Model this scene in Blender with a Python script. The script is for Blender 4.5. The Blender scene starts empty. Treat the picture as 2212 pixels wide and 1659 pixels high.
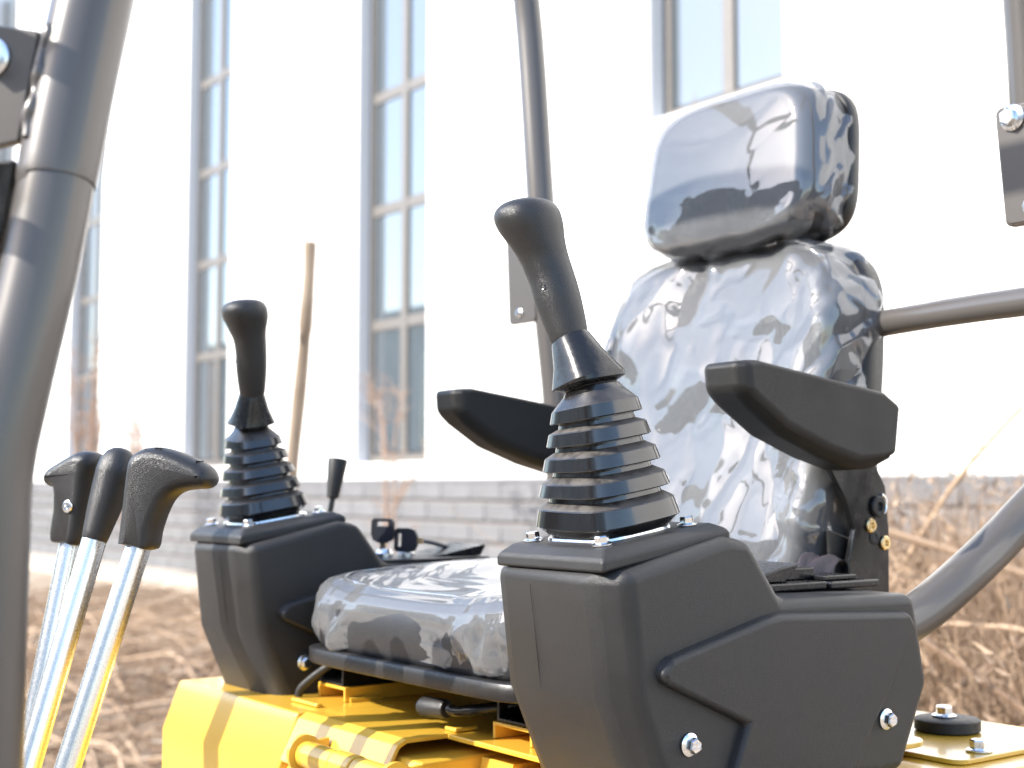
import bpy, bmesh, math, random
from mathutils import Vector, Matrix, noise
R = math.radians
random.seed(7)
sc = bpy.context.scene
C = sc.collection

# ------------------------------------------------------------------ camera, sky, sun, exposure
YAW = R(36.5)          # machine and building axes against the view axis
cam_d = bpy.data.cameras.new('camera')
cam = bpy.data.objects.new('camera', cam_d); C.objects.link(cam)
cam.location = (0.953, -0.814, 1.15)
PITCH = R(4.204)
fw = Vector((-math.cos(YAW)*math.cos(PITCH), math.sin(YAW)*math.cos(PITCH), math.sin(PITCH)))
cam.rotation_euler = fw.to_track_quat('-Z', 'Y').to_euler()
cam_d.sensor_width = 36.0
cam_d.lens = 36.0*3000.0/2212.0
cam_d.clip_start = 0.05; cam_d.clip_end = 600
cam_d.dof.use_dof = True
cam_d.dof.focus_distance = 1.27
cam_d.dof.aperture_fstop = 6.0
sc.camera = cam

SUN_AZ, SUN_EL = R(198), R(35)      # clockwise from +Y
world = bpy.data.worlds.new('World'); sc.world = world; world.use_nodes = True
wn = world.node_tree.nodes; wl = world.node_tree.links
sky = wn.new('ShaderNodeTexSky'); sky.sky_type = 'NISHITA'; sky.sun_disc = False
sky.sun_elevation = SUN_EL; sky.sun_rotation = SUN_AZ; sky.dust_density = 1.0; sky.air_density = 1.0
bg = wn['Background']; bg.inputs['Strength'].default_value = 0.15
wl.new(sky.outputs[0], bg.inputs['Color'])
sun_d = bpy.data.lights.new('sun', 'SUN'); sun_d.energy = 2.9; sun_d.angle = R(0.53); sun_d.color = (1.0, 0.95, 0.87)
sun = bpy.data.objects.new('sun', sun_d); C.objects.link(sun)
to_sun = Vector((math.sin(SUN_AZ)*math.cos(SUN_EL), math.cos(SUN_AZ)*math.cos(SUN_EL), math.sin(SUN_EL)))
sun.rotation_euler = (-to_sun).to_track_quat('-Z', 'Y').to_euler()
sc.view_settings.view_transform = 'Standard'; sc.view_settings.look = 'None'
sc.view_settings.gamma = 1.0; sc.view_settings.exposure = 1.78
sc.render.engine = 'CYCLES'
sc.cycles.max_bounces = 10; sc.cycles.transparent_max_bounces = 16
sc.cycles.use_denoising = True
sc.cycles.sample_clamp_indirect = 6.0

# ------------------------------------------------------------------ materials
def nt(name):
    m = bpy.data.materials.new(name); m.use_nodes = True
    return m, m.node_tree.nodes, m.node_tree.links, m.node_tree.nodes['Principled BSDF']
def ramp(N, L, src, stops):
    r = N.new('ShaderNodeValToRGB')
    while len(r.color_ramp.elements) < len(stops): r.color_ramp.elements.new(0.5)
    for e, (p, c) in zip(r.color_ramp.elements, stops): e.position = p; e.color = (*c, 1)
    L.new(src, r.inputs[0]); return r.outputs[0]
def tex_noise(N, L, scale, detail=4, coord='Object', rough=0.55, stretch=None):
    tc = N.new('ShaderNodeTexCoord'); t = N.new('ShaderNodeTexNoise')
    t.inputs['Scale'].default_value = scale; t.inputs['Detail'].default_value = detail
    t.inputs['Roughness'].default_value = rough
    if stretch:
        mp = N.new('ShaderNodeMapping'); mp.inputs['Scale'].default_value = stretch
        L.new(tc.outputs[coord], mp.inputs['Vector']); L.new(mp.outputs[0], t.inputs['Vector'])
    else: L.new(tc.outputs[coord], t.inputs['Vector'])
    return t.outputs['Fac']
def bump(N, L, h, strength, dist, prev=None):
    b = N.new('ShaderNodeBump'); b.inputs['Strength'].default_value = strength; b.inputs['Distance'].default_value = dist
    L.new(h, b.inputs['Height'])
    if prev: L.new(prev, b.inputs['Normal'])
    return b.outputs[0]
def maprange(N, L, v, a, b, c, d):
    m = N.new('ShaderNodeMapRange'); L.new(v, m.inputs[0])
    for i, k in enumerate((a, b, c, d)): m.inputs[i+1].default_value = k
    return m.outputs[0]
def mixcol(N, L, f, a, b):
    m = N.new('ShaderNodeMix'); m.data_type = 'RGBA'
    if isinstance(f, float): m.inputs[0].default_value = f
    else: L.new(f, m.inputs[0])
    for k, s in ((6, a), (7, b)):
        if isinstance(s, tuple): m.inputs[k].default_value = (*s, 1)
        else: L.new(s, m.inputs[k])
    return m.outputs[2]
def math_n(N, L, op, a, b=None):
    m = N.new('ShaderNodeMath'); m.operation = op
    for i, s in enumerate((a, b)):
        if s is None: continue
        if isinstance(s, (int, float)): m.inputs[i].default_value = s
        else: L.new(s, m.inputs[i])
    return m.outputs[0]
def dusty(N, L, P, base, dust, lo, hi, amount, scale=60):
    """settled dust: lies on faces that look upward, broken by noise"""
    g = N.new('ShaderNodeNewGeometry'); s = N.new('ShaderNodeSeparateXYZ'); L.new(g.outputs['True Normal'], s.inputs[0])
    up = maprange(N, L, s.outputs[2], lo, hi, 0, amount)
    f = math_n(N, L, 'MULTIPLY', up, maprange(N, L, tex_noise(N, L, scale, 6), 0.3, 0.65, 0.35, 1))
    L.new(mixcol(N, L, f, base, dust), P.inputs['Base Color']); return f
def grain_plastic(name, base, rough, scale, strength, dist=0.0004, dust=0.0, spec=0.5):
    m, N, L, P = nt(name)
    tc = N.new('ShaderNodeTexCoord'); v = N.new('ShaderNodeTexVoronoi'); v.feature = 'DISTANCE_TO_EDGE'
    v.inputs['Scale'].default_value = scale; L.new(tc.outputs['Object'], v.inputs['Vector'])
    n1 = tex_noise(N, L, scale*0.7, 5)
    h = math_n(N, L, 'ADD', maprange(N, L, v.outputs['Distance'], 0, 0.25, 0, 1), n1)
    L.new(bump(N, L, h, strength, dist), P.inputs['Normal'])
    big = tex_noise(N, L, 14, 6)
    L.new(maprange(N, L, big, 0.3, 0.7, rough-0.07, rough+0.08), P.inputs['Roughness'])
    col = mixcol(N, L, maprange(N, L, big, 0.35, 0.7, 0, 1), base, tuple(c*1.25 for c in base))
    # pale scuffs and specks
    sp = maprange(N, L, tex_noise(N, L, 420, 2), 0.73, 0.78, 0, 0.35)
    col = mixcol(N, L, sp, col, (0.09, 0.085, 0.075))
    if dust: dusty(N, L, P, col, (0.12, 0.10, 0.085), 0.3, 1.0, dust)
    else: L.new(col, P.inputs['Base Color'])
    P.inputs['Specular IOR Level'].default_value = spec
    return m
def simple(name, col, rough, metal=0.0, nscale=0, nbump=0.0, spec=0.5, coat=0.0, var=0.0):
    m, N, L, P = nt(name)
    P.inputs['Base Color'].default_value = (*col, 1); P.inputs['Roughness'].default_value = rough
    P.inputs['Metallic'].default_value = metal; P.inputs['Specular IOR Level'].default_value = spec
    P.inputs['Coat Weight'].default_value = coat; P.inputs['Coat Roughness'].default_value = 0.08
    if nscale:
        n = tex_noise(N, L, nscale, 5)
        if nbump: L.new(bump(N, L, n, nbump, 0.001), P.inputs['Normal'])
        L.new(maprange(N, L, n, 0.3, 0.7, max(rough-0.08, 0.03), rough+0.1), P.inputs['Roughness'])
        if var: L.new(mixcol(N, L, maprange(N, L, n, 0.3, 0.7, 0, 1), tuple(c*(1-var) for c in col), tuple(min(1, c*(1+var)) for c in col)), P.inputs['Base Color'])
    return m

M = {}
M['pod'] = grain_plastic('black_moulded_plastic', (0.020, 0.0198, 0.0202), 0.40, 1000, 0.30, 0.0005, dust=0.10, spec=0.4)
M['grip'] = grain_plastic('black_leather_grain_plastic', (0.014, 0.014, 0.0146), 0.38, 620, 0.32, 0.0005, dust=0.05)
M['arm'] = grain_plastic('armrest_urethane', (0.012, 0.0117, 0.0112), 0.45, 700, 0.3, 0.0005, dust=0.06, spec=0.35)
M['vinyl'] = grain_plastic('black_vinyl', (0.02, 0.02, 0.022), 0.36, 500, 0.35)
def boot_mat():
    m, N, L, P = nt('glossy_black_rubber')
    n = tex_noise(N, L, 90, 6)
    f = dusty(N, L, P, (0.007, 0.007, 0.008), (0.10, 0.082, 0.065), 0.45, 0.9, 0.6, 120)
    L.new(maprange(N, L, f, 0, 0.5, 0.15, 0.8), P.inputs['Roughness'])
    L.new(bump(N, L, n, 0.04, 0.001), P.inputs['Normal'])
    P.inputs['Specular IOR Level'].default_value = 0.9
    return m
M['boot'] = boot_mat()
M['gloss_black'] = simple('gloss_black_paint', (0.008, 0.008, 0.0085), 0.22, 0, 60, 0.03)
M['collar'] = simple('satin_black_plastic', (0.010, 0.010, 0.011), 0.22, 0, 160, 0.015)
M['satin_black'] = simple('satin_black_paint', (0.012, 0.0115, 0.0115), 0.40, 0, 200, 0.1)
M['key_plastic'] = simple('dark_key_plastic', (0.012, 0.013, 0.02), 0.4)
M['frame'] = simple('grey_powder_coat', (0.088, 0.080, 0.074), 0.31, 0.15, coat=0.25)
M['belt'] = simple('purple_black_webbing', (0.045, 0.037, 0.045), 0.6)
M['rubber'] = simple('rubber_pad', (0.012, 0.012, 0.013), 0.55, 0, 150, 0.1)
def zinc_mat():
    m, N, L, P = nt('zinc_plated_steel')
    n = tex_noise(N, L, 40, 7, stretch=(8, 8, 0.7)); n2 = tex_noise(N, L, 300, 4)
    L.new(ramp(N, L, n, [(0.3, (0.80, 0.81, 0.82)), (0.7, (0.87, 0.88, 0.89))]), P.inputs['Base Color'])
    P.inputs['Metallic'].default_value = 1.0
    L.new(maprange(N, L, n2, 0.3, 0.7, 0.24, 0.29), P.inputs['Roughness'])
    return m
M['zinc'] = zinc_mat()
M['bolt'] = simple('zinc_bolt', (0.78, 0.80, 0.82), 0.2, 1.0, 250, 0.12)
M['gold'] = simple('yellow_zinc_screw', (0.78, 0.60, 0.32), 0.28, 1.0, 250, 0.12)
def yellow_mat():
    m, N, L, P = nt('yellow_enamel')
    n = tex_noise(N, L, 9, 5); n2 = tex_noise(N, L, 160, 3)
    L.new(mixcol(N, L, n, (0.68, 0.395, 0.042), (0.71, 0.42, 0.048)), P.inputs['Base Color'])
    P.inputs['Roughness'].default_value = 0.3; P.inputs['Coat Weight'].default_value = 0.6; P.inputs['Coat Roughness'].default_value = 0.1
    L.new(bump(N, L, n2, 0.05, 0.0008), P.inputs['Normal'])
    return m
M['yellow'] = yellow_mat()
def film_mat():
    m = bpy.data.materials.new('clear_plastic_film'); m.use_nodes = True
    N = m.node_tree.nodes; L = m.node_tree.links; N.remove(N['Principled BSDF'])
    out = N['Material Output']
    tr = N.new('ShaderNodeBsdfTransparent'); tr.inputs[0].default_value = (0.93, 0.94, 0.95, 1)
    gl = N.new('ShaderNodeBsdfGlossy'); gl.inputs['Color'].default_value = (0.62, 0.63, 0.65, 1); gl.inputs['Roughness'].default_value = 0.035
    df = N.new('ShaderNodeBsdfDiffuse'); df.inputs[0].default_value = (0.8, 0.82, 0.85, 1)
    fr = N.new('ShaderNodeFresnel'); fr.inputs['IOR'].default_value = 2.3
    n = tex_noise(N, L, 55, 5, rough=0.5)
    b = bump(N, L, n, 0.03, 0.0015)
    L.new(b, gl.inputs['Normal']); L.new(b, fr.inputs['Normal'])
    mx = N.new('ShaderNodeMixShader'); L.new(maprange(N, L, fr.outputs[0], 0.05, 0.9, 0.055, 0.8), mx.inputs[0])
    L.new(tr.outputs[0], mx.inputs[1]); L.new(gl.outputs[0], mx.inputs[2])
    m2 = N.new('ShaderNodeMixShader'); m2.inputs[0].default_value = 0.10
    L.new(mx.outputs[0], m2.inputs[1]); L.new(df.outputs[0], m2.inputs[2])
    L.new(m2.outputs[0], out.inputs['Surface'])
    return m
M['film'] = film_mat()
def glass_mat():
    m, N, L, P = nt('window_glass')
    P.inputs['Base Color'].default_value = (0.075, 0.09, 0.10, 1); P.inputs['Roughness'].default_value = 0.02
    P.inputs['IOR'].default_value = 2.0
    P.inputs['Coat Weight'].default_value = 1.0; P.inputs['Coat IOR'].default_value = 1.7; P.inputs['Coat Roughness'].default_value = 0.01
    n = tex_noise(N, L, 0.8, 2)
    L.new(bump(N, L, n, 0.05, 0.02), P.inputs['Normal'])
    return m
M['glass'] = glass_mat()
def stucco():
    m, N, L, P = nt('white_render_paint')
    n = tex_noise(N, L, 1.2, 6); n2 = tex_noise(N, L, 60, 4)
    L.new(ramp(N, L, n, [(0.3, (0.74, 0.73, 0.71)), (0.7, (0.82, 0.81, 0.79))]), P.inputs['Base Color'])
    P.inputs['Roughness'].default_value = 0.85
    L.new(bump(N, L, n2, 0.15, 0.004), P.inputs['Normal'])
    return m
M['stucco'] = stucco()
M['alu'] = simple('champagne_window_profile', (0.165, 0.152, 0.138), 0.45, 0.2, 20, 0.02, var=0.08)
M['reveal'] = simple('white_reveal_plaster', (0.70, 0.71, 0.72), 0.8, 0, 30, 0.05, var=0.05)
def block_mat(name, c):
    m, N, L, P = nt(name)
    n = tex_noise(N, L, 5, 7, rough=0.65); n2 = tex_noise(N, L, 70, 5)
    oi = N.new('ShaderNodeObjectInfo')
    a = mixcol(N, L, maprange(N, L, n, 0.3, 0.7, 0, 1), tuple(k*0.8 for k in c), tuple(k*1.15 for k in c))
    f = math_n(N, L, 'MULTIPLY', oi.outputs['Random'], 0.7)
    L.new(mixcol(N, L, f, a, tuple(k*0.78 for k in c)), P.inputs['Base Color'])
    P.inputs['Roughness'].default_value = 0.85
    L.new(bump(N, L, n2, 0.35, 0.004), P.inputs['Normal'])
    return m
M['block'] = block_mat('grey_concrete_block', (0.165, 0.166, 0.172))
M['mortar'] = simple('pale_mortar', (0.205, 0.197, 0.193), 0.9, 0, 40, 0.2, var=0.1)
M['apron'] = simple('pale_concrete_apron', (0.46, 0.40, 0.33), 0.9, 0, 6, 0.2, var=0.12)
def dirt():
    m, N, L, P = nt('dry_earth')
    n = tex_noise(N, L, 1.3, 8, rough=0.65); n2 = tex_noise(N, L, 25, 6, rough=0.7)
    c = ramp(N, L, n, [(0.25, (0.235, 0.175, 0.125)), (0.5, (0.34, 0.268, 0.20)), (0.75, (0.43, 0.36, 0.28))])
    c2 = mixcol(N, L, maprange(N, L, n2, 0.35, 0.7, 0, 0.6), c, (0.33, 0.27, 0.2))
    L.new(c2, P.inputs['Base Color']); P.inputs['Roughness'].default_value = 0.95
    L.new(bump(N, L, n2, 0.7, 0.03), P.inputs['Normal'])
    return m
M['dirt'] = dirt()
def straw(name, a, b):
    m, N, L, P = nt(name)
    g = N.new('ShaderNodeNewGeometry')
    L.new(mixcol(N, L, g.outputs['Random Per Island'], a, b), P.inputs['Base Color'])
    P.inputs['Roughness'].default_value = 0.7
    return m
M['straw'] = straw('dry_straw', (0.48, 0.345, 0.23), (0.18, 0.115, 0.07))
M['twig'] = straw('bare_twig', (0.36, 0.25, 0.18), (0.24, 0.155, 0.11))
def bark():
    m, N, L, P = nt('pale_stake_bark')
    n = tex_noise(N, L, 9, 7, stretch=(1, 1, 0.25))
    L.new(ramp(N, L, n, [(0.3, (0.20, 0.15, 0.105)), (0.7, (0.36, 0.285, 0.21))]), P.inputs['Base Color'])
    P.inputs['Roughness'].default_value = 0.9
    L.new(bump(N, L, n, 0.5, 0.01), P.inputs['Normal'])
    return m
M['bark'] = bark()
M['far_wall'] = simple('far_facade', (0.30, 0.31, 0.31), 0.85, 0, 0.6, 0, var=0.25)
M['brass'] = simple('key_blade_brass', (0.72, 0.58, 0.38), 0.3, 1.0)
M['alu_dark'] = simple('dark_wire', (0.06, 0.07, 0.09), 0.45)

# ------------------------------------------------------------------ helpers
def tag(o, label=None, cat=None, group=None, kind=None):
    if label: o['label'] = label
    if cat: o['category'] = cat
    if group: o['group'] = group
    if kind: o['kind'] = kind
    return o
def empty(name, loc=(0, 0, 0)):
    o = bpy.data.objects.new(name, None); C.objects.link(o); o.location = loc
    o.empty_display_size = 0.05
    return o
def link(name, me, mat, parent=None, smooth=40, bevel=0, seg=3, subsurf=0):
    if smooth:
        me.shade_smooth()
        if smooth < 180: me.set_sharp_from_angle(angle=R(smooth))
    o = bpy.data.objects.new(name, me); C.objects.link(o)
    if mat and not me.materials: me.materials.append(M[mat])
    if parent:
        o.parent = parent
        o.matrix_parent_inverse = world_of(parent).inverted()
    if bevel:
        b = o.modifiers.new('bevel', 'BEVEL'); b.width = bevel; b.segments = seg; b.limit_method = 'ANGLE'; b.angle_limit = R(25)
        b.harden_normals = True
    if subsurf:
        s = o.modifiers.new('sub', 'SUBSURF'); s.levels = subsurf; s.render_levels = subsurf
    return o
def world_of(o):
    m = o.matrix_basis.copy()
    if o.parent: m = world_of(o.parent) @ o.matrix_parent_inverse @ m
    return m
def mesh(verts, faces):
    me = bpy.data.meshes.new('m'); me.from_pydata([tuple(v) for v in verts], [], faces)
    bm = bmesh.new(); bm.from_mesh(me); bmesh.ops.recalc_face_normals(bm, faces=bm.faces[:]); bm.to_mesh(me); bm.free()
    me.update(); return me
def join(parts):
    V, F = [], []
    for v, f in parts:
        b = len(V); V += list(v); F += [tuple(i+b for i in q) for q in f]
    return V, F
def box_vf(x0, x1, y0, y1, z0, z1):
    v = [(x, y, z) for x in (x0, x1) for y in (y0, y1) for z in (z0, z1)]
    return v, [(0, 1, 3, 2), (4, 6, 7, 5), (0, 4, 5, 1), (2, 3, 7, 6), (0, 2, 6, 4), (1, 5, 7, 3)]
def box(name, x0, x1, y0, y1, z0, z1, mat, parent=None, bevel=0, seg=3):
    return link(name, mesh(*box_vf(x0, x1, y0, y1, z0, z1)), mat, parent, bevel=bevel, seg=seg)
def prism_vf(profile, xs, f=None):
    """profile [(y,z)] swept through the x stations; f(i, k, y, z) may move a vertex of station i"""
    n = len(profile); V = []
    for i, x in enumerate(xs):
        for k, (y, z) in enumerate(profile):
            if f: y, z = f(i, k, y, z)
            V.append((x, y, z))
    F = []
    for i in range(len(xs)-1):
        for k in range(n):
            a = i*n+k; b = i*n+(k+1) % n
            F.append((a, b, b+n, a+n))
    F.append(tuple(range(n))); F.append(tuple(range((len(xs)-1)*n, len(xs)*n)))
    return V, F
def frame_from(nrm, ref=Vector((1, 0, 0))):
    nrm = nrm.normalized()
    ex = (ref - nrm*ref.dot(nrm))
    if ex.length < 1e-4: ex = Vector((0, 1, 0)) - nrm*nrm.y
    ex.normalize(); return ex, nrm.cross(ex)
def sweep_vf(secs, seg=32, cap=True, ref=Vector((1, 0, 0))):
    """secs: (centre, normal, a, b, exponent)"""
    V = []; F = []
    for c, nrm, a, b, p in secs:
        ex, ey = frame_from(Vector(nrm), ref); c = Vector(c)
        for k in range(seg):
            t = 2*math.pi*k/seg; cs, sn = math.cos(t), math.sin(t)
            x = a*math.copysign(abs(cs)**(2/p), cs); y = b*math.copysign(abs(sn)**(2/p), sn)
            V.append(tuple(c+ex*x+ey*y))
    for i in range(len(secs)-1):
        for k in range(seg):
            k2 = (k+1) % seg
            F.append((i*seg+k, i*seg+k2, (i+1)*seg+k2, (i+1)*seg+k))
    if cap: F.append(tuple(range(seg))); F.append(tuple(range((len(secs)-1)*seg, len(secs)*seg)))
    return V, F
def catmull(pts, sub):
    out = []
    P_ = [tuple(p) for p in pts]; n = len(P_)
    for i in range(n-1):
        p0 = P_[max(i-1, 0)]; p1 = P_[i]; p2 = P_[i+1]; p3 = P_[min(i+2, n-1)]
        for j in range(sub):
            t = j/sub
            out.append(tuple(0.5*((2*b)+(-a+c)*t+(2*a-5*b+4*c-d)*t*t+(-a+3*b-3*c+d)*t*t*t) for a, b, c, d in zip(p0, p1, p2, p3)))
    out.append(P_[-1]); return out
def tube_vf(pts, r, seg=20, sub=6, caps=True):
    """pts: (x,y,z) or (x,y,z,r)"""
    pts = [tuple(p) if len(p) == 4 else (*p, r) for p in pts]
    q = catmull(pts, sub) if sub > 1 and len(pts) > 2 else pts
    secs = []
    for i, p in enumerate(q):
        a = Vector(q[max(i-1, 0)][:3]); b = Vector(q[min(i+1, len(q)-1)][:3])
        secs.append((p[:3], b-a, p[3], p[3], 2))
    return sweep_vf(secs, seg, caps)
def tube(name, pts, r, mat, parent=None, seg=20, sub=6):
    return link(name, mesh(*tube_vf(pts, r, seg, sub)), mat, parent, smooth=50)
def lathe_vf(prof, seg=32, origin=(0, 0, 0), axis=(0, 0, 1)):
    o = Vector(origin); ax = Vector(axis).normalized()
    return sweep_vf([(o+ax*z, ax, max(r, 1e-5), max(r, 1e-5), 2) for r, z in prof], seg)
def place(me_vf, loc, axis):
    """move a z-up vf so that its z axis points along axis"""
    v, f = me_vf; q = Vector(axis).to_track_quat('Z', 'Y').to_matrix(); l = Vector(loc)
    return [tuple(q @ Vector(p)+l) for p in v], f
# one hex flange bolt mesh, shared
def hex_bolt_vf(rf=0.0102, rh=0.0070, h=0.0062):
    parts = [lathe_vf([(rf*0.96, 0), (rf, 0.0006), (rf, 0.0014), (rf*0.80, 0.0026), (rh*0.9, 0.003)], 28)]
    V = []; F = []
    for z, r in ((0.0018, rh), (0.003+h-0.0012, rh), (0.003+h, rh*0.86)):
        for k in range(6): t = math.pi/3*k; V.append((r*math.cos(t), r*math.sin(t), z))
    for i in range(2):
        for k in range(6): F.append((i*6+k, i*6+(k+1) % 6, (i+1)*6+(k+1) % 6, (i+1)*6+k))
    F.append(tuple(range(12, 18)))
    parts.append((V, F)); return join(parts)
BOLT = mesh(*hex_bolt_vf()); BOLT.materials.append(M['bolt']); BOLT.shade_smooth(); BOLT.set_sharp_from_angle(angle=R(28))
BOLT.name = 'hex_flange_bolt'
def bolt(loc, axis, parent, scale=1.0, spin=None, name='bolt'):
    o = bpy.data.objects.new(name, BOLT); C.objects.link(o)
    q = Vector(axis).to_track_quat('Z', 'Y')
    sp = random.random() if spin is None else spin
    o.parent = parent
    o.matrix_parent_inverse = world_of(parent).inverted()
    o.matrix_basis = Matrix.Translation(loc) @ q.to_matrix().to_4x4() @ Matrix.Rotation(sp, 4, 'Z') @ Matrix.Scale(scale, 4)
    return o
def copy_mirrored(root, cx, label):
    """copy a thing with its parts and sub-parts, mirrored through the plane x = cx"""
    def cp(o, par):
        c = o.copy(); C.objects.link(c); mpi = o.matrix_parent_inverse.copy(); c.parent = par; c.matrix_parent_inverse = mpi
        for ch in [k for k in bpy.data.objects if k.parent == o]: cp(ch, c)
        return c
    r = cp(root, None)
    r.location = (2*cx-root.location.x, root.location.y, root.location.z); r.scale = (-1, 1, 1)
    r['label'] = label
    return r

# ------------------------------------------------------------------ setting
ground = None
def make_ground():
    n = 90; V = []; F = []
    xs = [-140 + 190*(i/n) for i in range(n+1)]
    # finer near the machine
    xs = sorted(set([round(x, 3) for x in xs] + [round(-22+0.3*i, 3) for i in range(90)]))
    ys = sorted(set([round(-60+70*(i/40), 3) for i in range(41)] + [round(-3+0.25*i, 3) for i in range(36)]))
    for y in ys:
        for x in xs:
            z = 0.10*noise.noise(Vector((x*0.5, y*0.5, 3)))+0.04*noise.noise(Vector((x*1.7, y*1.7, 9)))
            if y > 5.0: z = z*max(0, 1-(y-5.0)/0.5)-0.02
            V.append((x, y, z-0.03))
    w = len(xs)
    for j in range(len(ys)-1):
        for i in range(w-1): F.append((j*w+i, j*w+i+1, (j+1)*w+i+1, (j+1)*w+i))
    return tag(link('ground', mesh(V, F), 'dirt', smooth=180), kind='structure')
make_ground()
tag(box('pavement', -60, 12, 5.58, 6.9, -0.3, 0.02, 'apron', bevel=0.02), kind='structure')

WALL_Y = 6.84
PLINTH_TOP = 1.22
def make_building():
    b = empty('building', (-6, WALL_Y, 0))
    tag(b, 'long white rendered building with tall narrow windows on a grey block base', 'building')
    X0, X1, ZT = -60.0, 10.0, 11.0
    wins = []   # x centre, z bottom
    # window centres along the wall
    cxs = [(-6.74, 4.17), (-11.56, 1.40), (-16.24, 1.40), (-20.9, 1.40), (-25.6, 1.40), (-30.3, 1.40)]
    HW = 0.715
    edges = sorted([(c-HW-(0.03 if zb > 2 else 0), c+HW+(0.04 if zb > 2 else 0), zb) for c, zb in cxs])
    # wall as piers, with a spandrel below each window
    parts = []; x = X0
    for a, c, zb in edges:
        parts.append(box_vf(x, a, WALL_Y, WALL_Y+0.3, PLINTH_TOP, ZT))
        parts.append(box_vf(a+0.0005, c-0.0005, WALL_Y+0.0004, WALL_Y+0.3, PLINTH_TOP, zb-0.001))
        x = c
    parts.append(box_vf(x, X1, WALL_Y, WALL_Y+0.3, PLINTH_TOP, ZT))
    link('wall', mesh(*join(parts)), 'stucco', b, smooth=0)
    for a, c, zb in edges:
        w = box('window', a+0.0, c-0.0, WALL_Y+0.24, WALL_Y+0.29, zb, ZT-0.4, 'reveal', b)   # dark back and reveal body
        box('reveal_lining', a+0.001, a+0.012, WALL_Y+0.012, WALL_Y+0.238, zb+0.01, ZT-0.4, 'reveal', w)
        y0, y1 = WALL_Y+0.16, WALL_Y+0.215
        fr = 0.09
        box('window_frame', a+0.014, a+0.014+fr, y0, y1, zb+0.004, ZT-0.4, 'alu', w)
        box('window_frame', c-0.004-fr*0.6, c-0.004, y0, y1, zb+0.004, ZT-0.4, 'alu', w)
        box('sill', a+0.014+fr, c-0.004-fr*0.6, y0+0.001, y1+0.001, zb+0.004, zb+0.09, 'alu', w)
        cm = (a+c)/2+0.02
        zt = [z for z in (2.90, 4.17, 5.44, 6.70, 7.97, 9.24) if z > zb+0.3]
        zs = [zb+0.09]+zt+[ZT-0.4]
        box('mullion', cm-0.06, cm+0.06, y0-0.004, y1-0.001, zb+0.091, ZT-0.41, 'alu', w)
        for z in zt:
            box('transom', a+0.014+fr, cm-0.061, y0+0.002, y1, z-0.058, z+0.058, 'alu', w)
            box('transom', cm+0.061, c-0.004-fr*0.6, y0+0.002, y1, z-0.058, z+0.058, 'alu', w)
        for z0, z1 in zip(zs[:-1], zs[1:]):
            for xa, xb in ((a+0.014+fr-0.005, cm-0.04), (cm+0.04, c-0.04)):
                box('pane', xa, xb, y0+0.022, y0+0.03, z0+0.02, z1-0.02, 'glass', w)
    # plinth: pale mortar backing, grey blocks proud of it
    pl = box('plinth', X0, X1, WALL_Y-0.02, WALL_Y+0.28, -0.1, PLINTH_TOP-0.001, 'mortar', b)
    blk = []
    for vi in range(4):
        rr = random.Random(vi); L_ = 0.486; H_ = 0.148; d = 0.03
        v, f = box_vf(-L_/2, L_/2, -d, 0.04, 0, H_)
        v = [(p[0]+rr.uniform(-.006, .006), p[1]+rr.uniform(-.003, .003), p[2]+rr.uniform(-.004, .004)) for p in v]
        me = mesh(v, f); me.materials.append(M['block']); blk.append(me)
    for row in range(6):
        z = 0.03+row*0.2
        n = 0
        x = -0.5-(row % 2)*0.25
        while x > -28.5:
            o = bpy.data.objects.new('block', blk[random.randrange(4)]); C.objects.link(o)
            o.parent = pl; o.location = (x, WALL_Y-0.02-random.uniform(0, 0.006), z)
            x -= 0.5
    cap = box_vf(X0, X1, WALL_Y-0.035, WALL_Y-0.0205, PLINTH_TOP-0.035, PLINTH_TOP+0.004)
    link('drip_strip', mesh(*cap), 'block', b, smooth=0)
    far = []
    for row in range(6):
        z = 0.03+row*0.2; x = -29.0
        while x > -59: far.append(box_vf(x-0.23, x+0.23, WALL_Y-0.045, WALL_Y-0.019, z, z+0.148)); x -= 0.5
    tag(link('far_block', mesh(*join(far)), 'block', pl, smooth=0), kind='stuff')
    return b
make_building()

# the building across the yard: only its reflection shows, in panes and seat film
def opposite():
    b = empty('workshop_building', (-40, -27, 0))
    tag(b, 'low dark workshop mirrored in the lower window panes', 'building')
    box('wall', -170, 40, -40, -27, -0.2, 10.8, 'far_wall', b)
    v, f = prism_vf([(-26.4, 10.8), (-26.4, 11.1), (-33, 12.6), (-40.6, 11.1), (-40.6, 10.8)], [-171, 41])
    link('roof', mesh(v, f), 'far_wall', b)
    for i in range(24):
        x = -165+i*8.4
        w = box('window', x, x+3.2, -27.02, -26.98, 3.2, 8.6, 'glass', b)
    return b
opposite()

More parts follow.
